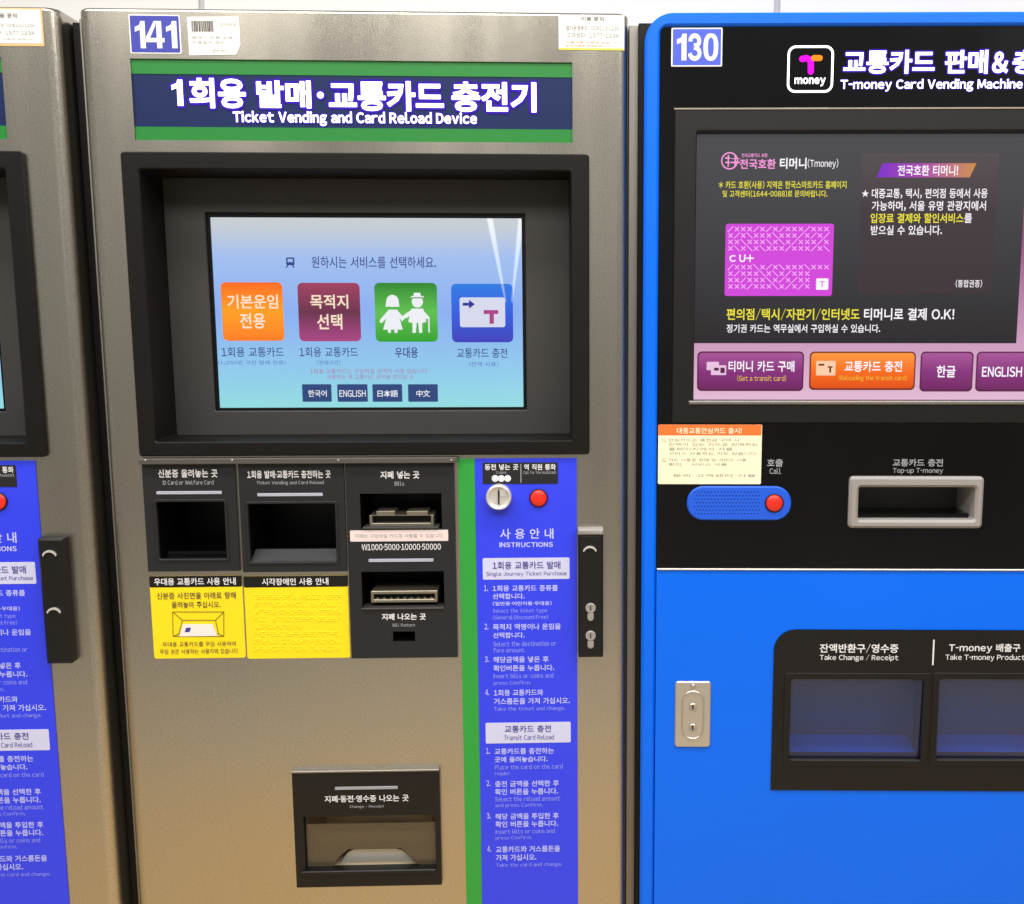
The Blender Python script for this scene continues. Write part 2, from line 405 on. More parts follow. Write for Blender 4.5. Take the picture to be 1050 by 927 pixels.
def ticket_machine(label, group):
    F = Frame(PSI)
    a = F.pt(109, 470)[0]; b = F.pt(643, 470)[0]
    e = thing('ticket_machine', F, (a + b) / 2, label, 'ticket machine', group)
    zt = F.pt(360, 10)[1]
    half = (b - a) / 2
    Rs = F.rect(136, 62, 587, 145)                  # header
    Rb = F.rect(135, 157.5, 604.2, 466.5)           # bezel
    Ra = F.rect(150, 475, 244.2, 585); Rbb = F.rect(247.6, 475, 354.6, 585.5); Rc = F.rect(357.8, 475, 467.6, 673.5)
    Re = F.rect(303, 789, 452.2, 906)
    holes = [Rs] + [shrink(r, .004) for r in (Rb, Ra, Rbb, Rc, Re)]
    cabinet(F, e, 'body', (-half, half, 0, zt), 'steel', .5, holes)
    # recessed side returns beside the folded front, plus a black strip as gap shade
    for nm, xa, xb, yy, mt in (('right_trim', half + .0015, half + .0150, .02, 'steel_trim'), ('side_trim', -half - .005, -half - .0015, .016, 'steel_trim'), ('gap_shade', -half - .0195, -half - .0054, .03, 'void')):
        m = MB(); m.plate((xa, xb, 0, zt - .008), yy, .5, .001, .0008); m.build('side_trim' if nm == 'right_trim' else nm, e, mt)
    # ---- header sign
    yb = .003
    m = MB(); m.box(Rs[0], Rs[1], yb, .011, Rs[2], Rs[3]); sg = m.build('header_sign', e, 'sign_navy')
    for (t, bt) in ((62, 77), (131, 145)):
        q = F.rect(136, t, 587, bt); m = MB(); m.box(Rs[0], Rs[1], yb - .0008, yb - .0001, q[2], q[3]); m.build('green_band', sg, 'sign_green')
    rows = [('1', (176, 81.5, 187.5, 108.5)), ('회용', (194, 80, 252, 111)), ('발매', (263, 82.5, 319, 111)), ('·', (325, 94, 332, 101)), ('교통카드', (337, 83, 455, 114)), ('충전기', (463, 84, 550, 115))]
    eng = ('Ticket Vending and Card Reload Device', (239, 114.5, 489, 129.5))
    letters(F, sg, yb - .0006, [(t, r, 'sign_halo', .024, .0026, .10) for t, r in rows] + [(eng[0], eng[1], 'sign_halo', .024, .0015, .09)], 'letter_glow')  # glow added as wider violet outlines behind the letters
    letters(F, sg, yb - .0012, [(t, r, 'sign_text', .024, 0, .013) for t, r in rows] + [(eng[0], eng[1], 'sign_text', .024, 0, .012)])
    # ---- display
    y0 = -.006
    Ri = F.rect(153, 175, 585.5, 452)
    yd = .056
    Rp = shrink(Ri, -.001)
    Rscr = F.rect(218.5, 222.5, 536, 418.5, yd)
    Rlip = (Rscr[0] - .004, Rscr[1] + .004, Rscr[2] - .003, Rscr[3] + .005)
    m = MB(); m.frame(Rb, Ri, y0, .012, .004, .003, .0014, yd, shrink(Ri, .001), .003); m.build('display_bezel', e, 'bezel', 30)
    m = MB(); m.frame(shrink(Ri, .0005), Rlip, yd - .0005, yd + .01, .003, .002, .001, yd + .012, Rlip); m.build('inner_panel', e, 'bezel_inner', 30)
    m = MB(); m.frame(shrink(Rlip, -.001), shrink(Rscr, .0005), yd + .004, yd + .012, .002, .001, .0005); m.build('screen_gasket', e, 'void', 30)
    ys = yd + .006
    m = MB(); m.box(*Rlip[:2], ys, ys + .01, *Rlip[2:]); sc = m.build('display_screen', e, 'scr')
    k = .0004
    for (bx, mt) in (((227.5, 289.5, 290.5, 349.5), 'tile_orange'), ((306, 290, 369.5, 350), 'tile_maroon'), ((384.5, 290, 448.5, 350.5), 'tile_green'), ((463, 291, 526, 351), 'tile_blue')):
        m = MB(); m.plate(F.rect(*bx, ys), ys - k, ys - .00005, .006, .0002); m.build('menu_tile', sc, mt)
    for (l, r) in ((310, 340), (346, 377), (382, 412.5), (418.5, 449)):
        m = MB(); m.plate(F.rect(l, 394, r, 412, ys), ys - k, ys - .00005, .001, .0002); m.build('language_button', sc, 's_btn')
    Z = [('원하시는 서비스를 선택하세요.', (319.5, 263, 447, 275), 's_navy', .006),
         ('기본운임', (233, 302, 285, 316.5), 's_cream', .02), ('전용', (246, 321, 272, 337), 's_cream', .02),
         ('목적지', (318, 302, 357, 316.5), 's_cream', .02), ('선택', (325, 322, 351, 338), 's_cream', .02),
         ('1회용 교통카드', (227, 356, 291, 366), 's_navy', .004), ('1회용 교통카드', (307, 356, 367, 366), 's_navy', .004), ('우대용', (405, 356, 428.5, 367), 's_navy', .012),
         ('교통카드 충전', (468.5, 357, 520, 367), 's_navy', .004),
         ('(1,250원 구간 발매 전용)', (223.5, 369.5, 293, 374), 's_mid', 0), ('(전체구간)', (325, 369.5, 349, 374.5), 's_mid', 0), ('(잔액 사용)', (481, 371, 511, 376), 's_mid', 0),
         ('1회용 교통카드는 구입하실 금액이 사용 있습니다', (318, 378, 438, 383), 's_red', 0), ('사용하는 후 교통카드 금액을 받으실 수', (335, 384, 424, 389), 's_red', 0),
         ('한국어', (316, 400, 335, 407), 's_white', .01), ('ENGLISH', (348, 400, 375, 407), 's_white', .01), ('日本語', (387, 400, 408, 407), 's_white', .01), ('中文', (427, 400, 441, 407), 's_white', .01)]
    letters(F, sc, ys - .0007, Z)
    # bus mark, couple pictogram and card picture
    m = MB(); yy = ys - .0007
    def B(bx, mt, r=.001, yo=0): m.use(mt); m.plate(F.rect(*bx, ys), yy - yo, yy - yo + .0002, r, .0001)
    def D(cx, cy, r, mt, yo=0): m.use(mt); x, z = F.pt(cx, cy, ys); m.disc(x, z, r * MM, yy - yo, yy - yo + .0002, .0001, 20)
    def P(pts, mt, yo=0): m.use(mt); m.poly([F.pt(x, y, ys) for x, y in pts], yy - yo, yy - yo + .0002)
    B((293.5, 264, 302, 272), 's_navy', .0018); B((295, 265.5, 300.5, 269), 'scr', .0008, .0003); P([(294.5, 272), (296, 272), (294.5, 274.5), (293, 274.5)], 's_navy'); P([(299.5, 272), (301, 272), (302.5, 274.5), (301, 274.5)], 's_navy')
    m.build('pictogram', sc); m = MB()
    g = 's_white'
    D(402.5, 308.6, 6.4, g); P([(396.2, 308.5), (408.8, 308.5), (409.6, 314.6), (395.4, 314.6)], g, .0001); B((397.5, 315, 408, 316.3), 'tile_green', .0003, .0006)
    P([(398.5, 317.5), (407.5, 317.5), (413, 338), (393, 338)], g, .0002); P([(399, 317.5), (401, 320.5), (393, 330), (390, 327.5)], g, .0003); P([(407, 317.5), (405, 320.5), (412.5, 329.5), (415, 327)], g, .0003)
    B((397.8, 338, 401, 341.3), g); B((404.5, 338, 407.7, 341.3), g); B((389.5, 328, 392.5, 331), g, .0008)
    m.build('pictogram', sc); m = MB()
    D(428, 309.5, 6, g); P([(421, 305.5), (434.8, 305.5), (434, 303.6), (431.5, 303.6), (431, 300.2), (424.5, 300.2), (424, 303.6), (422, 303.6)], g, .0001); B((422, 304.9, 434, 306), 'tile_green', .0002, .0004)
    P([(422, 316.5), (434, 316.5), (437.3, 330), (433.5, 331), (422.5, 331), (418.7, 330)], g, .0002); P([(423, 317), (424, 321), (417.5, 326), (413.5, 326.5), (413, 323.8)], g, .0003); P([(433, 317), (431.5, 321), (438, 327.5), (440.5, 325.5)], g, .0003)
    P([(423, 331), (427.3, 331), (426.5, 341.3), (423, 341.3)], g); P([(429, 331), (433, 331), (433, 341.3), (429.8, 341.3)], g); B((439.2, 325, 440.6, 341), g, .0002)
    m.build('pictogram', sc); m = MB()
    B((471.5, 305, 518, 335.5), 's_card', .003); P([(474.5, 310.5), (481, 310.5), (481, 307.5), (487, 312), (481, 316.5), (481, 313.5), (474.5, 313.5)], 's_arrow', .0003)
    P([(496, 318), (511, 318), (511, 322), (506.5, 322), (506.5, 332), (502, 332), (502, 322), (496, 322)], 's_tred', .0003)
    m.build('pictogram', sc)
    # ---- shelf trim over the control panels
    m = MB(); q = F.rect(146, 468.6, 470, 474.2); m.plate((q[0], q[1], q[2], q[3]), -.011, .0, .0008, .0006); tr = m.build('panel_trim', e, 'dull_trim')
    for px in (149, 238, 347, 463):
        x, z = F.pt(px, 471.8, -.011); m = MB(); m.disc(x, z, .0014, -.0122, -.0109, .0003, 14); m.build('screw', tr, 'chrome', 40)
    yp = -.004; ti = yp - .0003
    def bar(bx, par, mt='bar_grey'):
        m = MB(); m.plate(F.rect(*bx, yp), yp - .0008, yp + .0003, .0008, .0003); m.build('light_bar', par, mt, 30)
    def cavity(R, par, d, mt='void', name='recess'):
        m = MB(); q = shrink(R, -.0005); m.box(q[0], q[1], d, d + .003, q[2], q[3]); return m.build(name, par, mt)
    # identity card reader
    h = F.rect(161.5, 514, 232, 573.5, yp)
    m = MB(); m.use('charcoal').grid(Ra, yp, .004, [h], dep=[.09], inner='void'); p = m.build('identity_card_reader', e)
    cavity(h, p, .09)
    m = MB(); m.frame(shrink(h, -.0025), shrink(h, .0006), yp - .0016, yp + .003, .002, .002, .0006); m.build('rim', p, 'charcoal', 30)
    m = MB(); m.box(h[0], h[1], .008, .0495, h[2], h[2] + .007); m.build('reader_glass', p, 'glass_black')
    bar((160.5, 503.6, 227.5, 506.8), p)
    letters(F, p, ti, [('신분증 올려놓는 곳', (162, 481.3, 223, 489.6), 'white_ink', .02), ('ID Card or Welfare Card', (167, 492.3, 219, 497), 'grey_ink', .01)])
    # ticket and card reader
    h = F.rect(255, 516, 345, 576.5, yp)
    m = MB(); m.use('charcoal').grid(Rbb, yp, .004, [h], dep=[.09], inner='void'); p = m.build('card_reader', e)
    cavity(h, p, .09)
    m = MB(); m.frame(shrink(h, -.0025), shrink(h, .0006), yp - .0016, yp + .003, .002, .002, .0006); m.build('rim', p, 'charcoal', 30)
    z1 = F.pt(300, 562.5)[1]; m = MB()
    m.add([(h[0], yp + .001, h[2]), (h[1], yp + .001, h[2]), (h[1] - .003, .010, z1 - .003), (h[0] + .003, .010, z1 - .003), (h[0] + .003, .014, z1 - .003), (h[1] - .003, .014, z1 - .003), (h[0], .03, h[2]), (h[1], .03, h[2])],
          [(0, 1, 2, 3), (3, 2, 5, 4), (4, 5, 7, 6), (0, 3, 4, 6), (1, 7, 5, 2), (0, 6, 7, 1)]); m.build('card_shelf', p, 'charcoal')
    bar((264, 505.6, 331, 508.8), p)
    letters(F, p, ti, [('1회용 발매·교통카드 충전하는 곳', (253.5, 482.4, 339, 490.4), 'white_ink', .02), ('Ticket Vending and Card Reload', (263, 493, 332, 497.6), 'grey_ink', .01)])
    # bill unit
    h1 = F.rect(369.5, 506, 453, 542, yp); h2 = F.rect(371, 586, 455.5, 624, yp); h3 = F.rect(403, 647.5, 425.5, 657.5, yp)
    m = MB(); m.use('charcoal').grid(Rc, yp, .004, [h1, h2, h3], dep=[.07, .07, .03], inner='void'); p = m.build('bill_unit', e)
    for hh, d in ((h1, .07), (h2, .07), (h3, .03)): cavity(hh, p, d)
    for hh, s1, s2 in ((h1, (379, 528, 445, 539.5), 1), (h2, (380.5, 605.5, 449, 617.5), 2)):
        q = F.rect(*s1, .004); o = shrink(q, .0035)
        o = (o[0], o[1], q[2] + .004, q[3] - (.0005 if s2 == 1 else .004))
        m = MB(); m.frame(q, o, .002, .044, .0012, .001, .0006, .04); b = m.build('bill_slot', p, 'slot_metal', 30)
        m = MB(); m.box(o[0] - .001, o[1] + .001, .012, .03, o[2], o[3]); m.build('slot_mouth', b, 'void')
        if s2 == 1:
            for (l, r) in ((386, 405), (417, 439)):
                w = F.rect(l, 524, r, 528.5, .004); m = MB(); m.plate(w, .003, .03, .0006, .0004); m.build('slot_tooth', b, 'slot_metal')
        else:
            for kx in range(9):
                xx = o[0] + (kx + .5) * (o[1] - o[0]) / 9; m = MB(); m.poly([(xx - .0028, o[2] - .0002), (xx + .0028, o[2] - .0002), (xx, o[2] + .0022)], .004, .011); m.build('slot_tooth', b, 'slot_metal')
        w = F.rect(372, 540.2, 450, 542.2, yp) if s2 == 1 else F.rect(370.5, 623, 455.5, 624.8, yp)
        m = MB(); m.plate(w, yp - .002, yp + .02, .0008, .0006); m.build('slot_lip', p, 'bezel_inner', 30)
    q = F.rect(359, 543.6, 459.6, 555, yp); m = MB(); m.plate(q, ti, yp, .0012, .0001); st = m.build('paper_strip', p, 'pink_paper')
    letters(F, st, ti - .0002, [('지폐는 구입하실 카드로 사용할 수 있습니다', (364, 547.3, 454, 551.5), 'grey_ink', 0)])
    bar((378, 572.9, 444.5, 576.1), p)
    letters(F, p, ti, [('지폐 넣는 곳', (390, 483, 430, 490.8), 'white_ink', .022), ('Bills', (404.5, 493.6, 414.5, 498), 'grey_ink', .01), ('₩1000·5000·10000·50000', (371, 557.7, 452, 564), 'white_ink', .012),
                       ('지폐 나오는 곳', (391.5, 629, 436.6, 635.8), 'white_ink', .022), ('Bill Return', (402.7, 639.2, 425.4, 642.6), 'grey_ink', .01)])
    # yellow notices
    yl = -.0008; tl = yl - .0003
    for (l, r, head, hb) in ((155.5, 250, '우대용 교통카드 사용 안내', (158, 592.6, 241.7, 600)), (251.6, 358, '시각장애인 사용 안내', (268.5, 592.8, 336.7, 600))):
        q = F.rect(l, 590.5, r, 675, yl); m = MB(); m.plate(q, yl, -.0001, .003, .0002); p = m.build('yellow_notice', e, 'yellow')
        qh = F.rect(l, 590.5, r, 602, tl); m = MB(); m.plate((q[0], q[1], qh[2], q[3]), tl, yl - .00005, .002, .0001); m.build('notice_header', p, 'black_plastic')
        rows = [(head, hb, 'white_ink', .02)]
        if l < 200:
            rows += [('신분증 사진면을 아래로 향해', (160.7, 607.3, 241.7, 614.2), 'dark_ink', .004), ('올려놓아 주십시오.', (176, 616.7, 226, 623.4), 'dark_ink', .004),
                     ('우대용 교통카드를 무임 사용하며', (166.7, 658, 241.7, 663), 'dark_ink', 0), ('무임 권은 사용하는 사용자에 있습니다', (164, 665.3, 244, 670.6), 'dark_ink', 0)]
            m = MB(); m.use('ochre_ink')
            def ln(x0, y0, x1, y1, w=.35):
                A = F.pt(x0, y0, tl); C = F.pt(x1, y1, tl); d = Vector((C[0] - A[0], C[1] - A[1])).normalized() * w * MM; nx, nz = -d.y, d.x
                m.poly([(A[0] + nx, A[1] + nz), (A[0] - nx, A[1] - nz), (C[0] - nx, C[1] - nz), (C[0] + nx, C[1] + nz)], tl - .0001, tl)
            K = [(177, 627.5), (229.5, 627.5), (229.5, 652.5), (177.5, 652.5)]; J = [(187, 636), (221, 636), (224, 650), (183.5, 650)]
            for q4 in (K, J):
                for i in range(4): ln(*q4[i], *q4[(i + 1) % 4])
            for i in range(4): ln(*K[i], *J[i])
            m.use('paper'); m.poly([F.pt(*a, tl) for a in ((187.5, 640), (218, 640), (223, 652), (184, 652.5))], tl - .0004, tl - .00005)
            m.use('navy_ink'); m.poly([F.pt(*a, tl) for a in ((191, 643.5), (196, 643.5), (194.5, 648), (189.5, 648))], tl - .0006, tl - .0004)
            m.build('card_drawing', p)
        else:
            m = MB()
            for rr in range(8):
                zy = 610 + rr * 7.6
                for cx in range(24 if rr != 4 else 14):
                    for dx, dy in ((0, 0), (1.5, 0), (0, 1.9), (1.5, 1.9), (0, 3.8), (1.5, 3.8)):
                        if random.random() < .5:
                            x, z = F.pt(262 + cx * 3.7 + dx, zy + dy, yl); m.disc(x, z, .0008, yl - .0008, yl, .0004, 8)
            m.build('braille', p, 'yellow')
        letters(F, p, tl - .0003, rows)
    # change and receipt outlet
    yp = -.006; ti = yp - .0003
    h = F.rect(312, 836.5, 446.5, 893, yp)
    m = MB(); m.grid(Re, yp, .004, [h], dep=[.006]); p = m.build('change_outlet', e, 'black_plastic')
    q = F.rect(303, 787.3, 451.5, 790, yp); m = MB(); m.plate((Re[0], Re[1], Re[3] - .0004, Re[3] + .0022), yp - .0015, .0, .0006, .0005); m.build('top_trim', p, 'steel_trim')
    m = MB(); d = .055
    x0, x1, z0, z1 = h
    m.add([(x0, .006, z1), (x1, .006, z1), (x1, .006, z0), (x0, .006, z0), (x0 + .012, d, z1 - .004), (x1 - .012, d, z1 - .004), (x1 - .012, d, z0 + .024), (x0 + .012, d, z0 + .024)],
          [(0, 1, 5, 4), (1, 2, 6, 5), (2, 3, 7, 6), (3, 0, 4, 7), (4, 5, 6, 7)]); m.build('outlet_chute', p, 'tray')
    xm = (x0 + x1) / 2 + .002; sc2 = lambda px: F.pt(px, 880, .0)[0]
    m = MB(); zz = lambda py: F.pt(380, py, 0)[1]
    pts = [(sc2(347), zz(890)), (sc2(424), zz(890)), (sc2(421), zz(885)), (sc2(411.5), zz(877)), (sc2(405), zz(875)), (sc2(361), zz(875)), (sc2(355), zz(878)), (sc2(350), zz(884))]
    m.poly(pts, .010, .016); m.build('coin_scoop', p, 'tray_light')
    fb = [(x0 + .001, zz(845)), (x1 - .001, zz(845)), (x1 - .001, zz(888)), (sc2(430), zz(888)), (sc2(421), zz(880)), (sc2(411), zz(871)), (sc2(357), zz(871)), (sc2(346), zz(880)), (sc2(340), zz(888)), (x0 + .001, zz(888))]
    m = MB(); m.poly(fb[::-1], .0015, .0035); m.build('clear_flap', p, 'cloudy')
    bar((343.5, 806.4, 407.8, 809.4), p, 'grey_ink')
    letters(F, p, ti, [('지폐·동전·영수증 나오는 곳', (332.8, 815.3, 419, 822.3), 'white_ink', .02), ('Change / Receipt', (358.6, 825.2, 394, 829), 'grey_ink', .01)])
    m = MB(); q = F.rect(309.5, 891, 447.5, 895.5, yp); m.plate(q, yp - .004, yp + .01, .0015, .001); m.build('front_lip', p, 'black_plastic', 30)
    # ---- instruction strip
    yg = -.0012; ti = yg - .0003
    zb = .12; zt2 = F.pt(540, 469.8)[1]
    xl = F.pt(474, 700)[0]; xm = F.pt(490.5, 700)[0]; xr = F.pt(592, 700)[0]
    m = MB(); m.box(xl, xm, yg, -.0001, zb, zt2); m.build('green_stripe', e, 'green')
    m = MB(); m.box(xm + .0002, xr, yg, -.0001, zb, zt2); p = m.build('instruction_strip', e, 'strip_blue')
    m = MB(); q = F.rect(495, 474.2, 572, 496.2, yg); m.plate(q, yg - .0006, yg - .0001, .0012, .0002); c = m.build('coin_label', e, 'charcoal')
    m = MB(); tl = yg - .0009
    for px in (507.7, 514, 520.6):
        x, z = F.pt(px, 490.5, yg); m.use('white_ink'); m.tube(x, z, 3.5 * MM, 2.2 * MM, tl - (.0001 if px != 514 else .0002), tl + .0002, .0001, 16)
        m.disc(x, z, 2.0 * MM, tl - (.0001 if px != 514 else .0002), tl + .0002, .0001, 12)
    m.use('grey_ink'); q = F.rect(533.7, 475.5, 534.6, 495, yg); m.box(q[0], q[1], tl, tl + .0002, q[2], q[3]); m.build('coin_drawing', c)
    letters(F, c, tl, [('동전 넣는 곳', (497, 475.8, 531.5, 482), 'white_ink', .02), ('Coins', (508.5, 482.9, 519.4, 485.8), 'grey_ink', .01), ('역 직원 통화', (537.4, 475.8, 570, 482), 'white_ink', .02), ('Call for the Assistant', (536.6, 482.6, 570.4, 486), 'grey_ink', .01)])
    x, z = F.pt(511.5, 509.5, -.008)
    m = MB(); m.tube(x, z, 13 * MM, 10.4 * MM, -.014, yg, .0012, 40); m.rings([[(x + r * MM * math.cos(t * math.pi / 20), y, z + r * MM * math.sin(t * math.pi / 20)) for t in range(40)] for r, y in ((10.4, -.0125), (9, -.010))], False, True); kn = m.build('coin_knob', e, 'knob_metal', 35)
    m = MB(); m.box(x - .0008, x + .0008, -.0118, -.0095, z - .0085, z + .0085); m.build('coin_slit', kn, 'void')
    m = MB(); m.plate((x + .0014, x + .0085, z + .001, z + .008), -.0113, -.0098, .0006, .0004); m.build('slot_guide', kn, 'knob_metal')
    x, z = F.pt(552.2, 511, -.004); m = MB(); m.tube(x, z, 9.6 * MM, 8.5 * MM, -.0035, yg, .0006); bt = m.build('call_button', e, 'black_plastic', 35)
    m = MB(); m.disc(x, z, 8.5 * MM, -.0050, yg, .0014, 32); m.build('button_cap', bt, 'red_button', 50)
    for i, (bx, t1, b1, t2, b2) in enumerate((((495, 572, 584, 594), '1회용 교통카드 발매', (505, 575.8, 574.6, 583.6), 'Single Journey Ticket Purchase', (498.5, 586, 581, 591.4)),
                                               ((498, 740.7, 585.2, 761.8), '교통카드 충전', (517.5, 743.8, 565, 751), 'Transit Card Reload', (516.7, 753.5, 568, 758.6)))):
        m = MB(); m.plate(F.rect(*bx, yg), yg - .0003, yg - .00005, .0016, .0001); hb = m.build('heading_box', p, 'pale_box')
        letters(F, hb, yg - .0006, [(t1, b1, 'navy_ink', .01), (t2, b2, 'navy_ink', 0)])
    rows = [('사 용 안 내', (512.6, 542, 567.6, 552.6), 'pale_ink', .02), ('INSTRUCTIONS', (512, 556, 567, 561), 'pale_ink', .03)]
    T = [('1.', 600, 606, 0), ('1회용 교통카드 종류를', 600, 606.2, 572), ('선택합니다.', 608.5, 614.3, 538), ('(일반용·어린이용·우대용)', 616.5, 621, 565.7), ('Select the ticket type', 624, 629.2, 561, 1), ('(General·Discount·Free)', 630.4, 635.4, 562, 1),
         ('2.', 639.5, 645.5, 0), ('목적지 역명이나 운임을', 639.5, 645.8, 575), ('선택합니다.', 648.4, 654.3, 538), ('Select the destination or', 657.4, 662.6, 570.3, 1), ('fare amount.', 664.3, 669, 538.7, 1),
         ('3.', 673, 679, 0), ('해당금액을 넣은 후', 673, 679.4, 562.5), ('확인버튼을 누릅니다.', 681.8, 688, 568.4), ('Insert bills or coins and', 690.4, 695.3, 567.4, 1), ('press Confirm.', 698, 703, 544.3, 1),
         ('4.', 707, 713, 0), ('1회용 교통카드와', 707, 713.4, 557), ('거스름돈을 가져 가십시오.', 715.5, 722, 584.4), ('Take the ticket and change.', 724.4, 729.6, 579.5, 1),
         ('1.', 767, 773, 0), ('교통카드를 충전하는', 767, 773.3, 568), ('곳에 올려놓습니다.', 775.6, 781.5, 561.6), ('Place the card on the card', 783.8, 788.6, 577, 1), ('reader.', 791, 795, 523.9, 1),
         ('2.', 800.3, 806, 0), ('충전 금액을 선택한 후', 800.3, 806.6, 573), ('확인 버튼을 누릅니다.', 808.4, 814.8, 572.3), ('Select the reload amount', 816.4, 821.4, 574.3, 1), ('and press Confirm.', 823.4, 828.4, 556.4, 1),
         ('3.', 833.7, 839.5, 0), ('해당 금액을 투입한 후', 833.7, 840, 573), ('확인 버튼을 누릅니다.', 841.6, 848, 572.3), ('Insert bills or coins and', 850, 854.6, 568.8, 1), ('press Confirm.', 857, 861.6, 545.5, 1),
         ('4.', 867.4, 873.6, 0), ('교통카드와 거스름돈을', 867.4, 873.8, 574.3), ('가져 가십시오.', 876, 882.4, 550), ('Take the card and change.', 884.6, 889.4, 576.6, 1)]
    for t in T:
        dx = (t[1] - 600) * .0125
        if t[3] == 0: rows.append((t[0], (496.3 + dx, t[1], 500.3 + dx, t[2]), 'pale_ink', .012))
        else: rows.append((t[0], (505 + dx, t[1], t[3], t[2]), 'blue_ink' if len(t) > 4 else 'pale_ink', 0.004 if len(t) > 4 else .016))
    letters(F, p, ti, rows)
    # ---- door handle with two locks
    yh = -.013
    q = F.rect(593, 548, 618.5, 674.5, yh)
    m = MB(); m.plate(q, yh, -.0001, .0015, .0025); hd = m.build('door_handle', e, 'black_plastic', 40)
    w = F.rect(592.6, 542.6, 618.8, 548.5, yh); m = MB(); m.plate((q[0] - .0003, q[1] + .0003, w[2], w[3]), yh - .001, -.0001, .0008, .0015); m.build('handle_lit_top', hd, 'reader_grey', 40)  # pale top piece, light from above put into its colour
    x, z = F.pt(604.8, 563, yh)
    m = MB(); A = [(x + r * MM * math.cos(math.radians(t)), zq) for r in (7.5,) for t in range(20, 161, 10) for zq in (z - 4 * MM + r * MM * math.sin(math.radians(t)),)]
    Bq = [(x + 6.6 * MM * math.cos(math.radians(t)), z - 5.2 * MM + 6.6 * MM * math.sin(math.radians(t))) for t in range(160, 19, -10)]
    m.poly(A + Bq, yh - .002, yh - .0001); m.build('crescent_highlight', hd, 'knob_metal', 40)  # bright metal crescent stands in for a highlight on the handle
    for py in (623.3, 651.6):
        x, z = F.pt(605.6, py, yh); m = MB(); m.disc(x, z, 5.4 * MM, yh - .0025, yh - .0001, .001, 24, .0006); lk = m.build('lock', hd, 'reader_grey', 40)
        q2 = (x - 3.3 * MM, x + 3.3 * MM, z - 14 * MM, z - 4.2 * MM); m = MB(); m.plate(q2, yh - .0018, yh - .0001, .0036, .0008); m.build('lock_cover', lk, 'reader_grey', 40)
        m = MB(); m.box(x - .0005, x + .0005, yh - .0029, yh - .0015, z - .0026, z + .0026); m.build('key_slit', lk, 'void')
    return F, e, zt, half

def stickers_141(F, e):
    ys = -.0006
    m = MB(); m.plate(F.rect(132.7, 15, 185.3, 55, ys), ys, -.0001, .0016, .0001); n = m.build('number_plate', e, 'white_ink')
    m = MB(); m.plate(F.rect(134, 16.2, 184, 53.8, ys), ys - .0002, ys - .00005, .0013, .0001); m.build('plate_field', n, 'plate_blue')
    letters(F, n, ys - .0005, [('1', (138.5, 21.5, 149, 49.5), 'white_ink', .035), ('4', (149.5, 21.5, 168.5, 49.5), 'white_ink', .03), ('1', (170.5, 21.5, 181.5, 49.5), 'white_ink', .035)])
    m = MB(); pts = [F.pt(*a, ys) for a in ((191.7, 17.2), (245, 16.8), (246.5, 46), (242.5, 56), (194, 56.8))]
    m.poly(pts, ys, -.0001); n = m.build('barcode_sticker', e, 'paper')
    m = MB(); px = 196.5; random.seed(3)
    while px < 219:
        w = random.choice((.5, .7, 1.1)); q = F.rect(px, 21.5, px + w, 32.5, ys); m.box(q[0], q[1], ys - .0003, ys - .00005, q[2], q[3]); px += w + random.choice((.5, .8))
    m.build('barcode', n, 'bar_ink')
    letters(F, n, ys - .0003, [('고객관리', (225, 23.5, 242, 27), 'grey_ink', 0), ('발매기 전용 수영', (197, 37, 238, 40), 'grey_ink', 0), ('사용일자 관리', (197, 42, 230, 45), 'grey_ink', 0), ('관리', (217, 50.5, 233, 53.5), 'grey_ink', 0)])
    m = MB(); m.plate(F.rect(572.8, 15.4, 640.2, 51.5, ys), ys, -.0001, .0006, .0001); n = m.build('contact_sticker', e, 'paper')
    m = MB(); q = F.rect(573.2, 49.6, 639.8, 51.2, ys); m.box(q[0], q[1], ys - .0002, ys - .00005, q[2], q[3]); m.build('yellow_edge', n, 'yellow')
    letters(F, n, ys - .0003, [('이용 문의', (596, 17, 619, 21.5), 'dark_ink', .004), ('열차운행문의  02)6110-1234', (580.5, 26, 634.5, 31.5), 'grey_ink', .004), ('고객센터  1577-1234', (580.5, 33.5, 634.5, 39), 'grey_ink', .004),
                               ('서울교통 사용에 있습니다', (580, 42.5, 635, 44.5), 'orange_print', 0), ('문의사용은 문의바랍니다', (580, 46, 626, 48), 'orange_print', 0)])

F1, e1, ZT, HALF = ticket_machine('steel ticket machine numbered 141 with lit menu screen and two yellow notices', 'steel ticket machines in a row')

# the neighbouring machine of the same kind, cut by the left edge of the photograph
def copy_tree(o, par):
    c = o.copy(); COL.objects.link(c); c.parent = par
    for ch in o.children: copy_tree(ch, c)
    return c
e0 = copy_tree(e1, None)
for ch in list(e0.children):
    if ch.name.startswith('side_trim') and ch.data.vertices[0].co.x > 0: bpy.data.objects.remove(ch)      # the next cabinet's black strip stands in for the shade there
X592 = F1.pt(592, 700)[0]; X54 = F1.pt(54.5, 700)[0]; XB1 = F1.pt(604.3, 314)[0]; XB0 = F1.pt(37.5, 314)[0]
print('PITCH', X592 - X54, XB1 - XB0, 'width', 2 * HALF)
STEP = ((X592 - X54) + (XB1 - XB0)) / 2
for ch in list(e0.children):
    if ch.name.startswith('door_handle'):
        for g in list(ch.children):
            if g.name.startswith('handle_lit_top') or g.name.startswith('lock'):
                for k in list(g.children): bpy.data.objects.remove(k)
                bpy.data.objects.remove(g)
        g = ch.children[0].copy(); COL.objects.link(g); g.location.z = -60 * MM
e0.location = F1.ex * (F1.xc - STEP)
e0['label'] = 'steel ticket machine left of number 141, mostly cut off, orange-bordered sticker on top corner'
stickers_141(F1, e1)
xs = F1.xc; F1.xc = xs - STEP
ys = -.0006
m = MB(); m.plate(F1.rect(-26, 8, 44, 47, ys), ys, -.0001, .0006, .0001); n = m.build('contact_sticker', e0, 'peach')
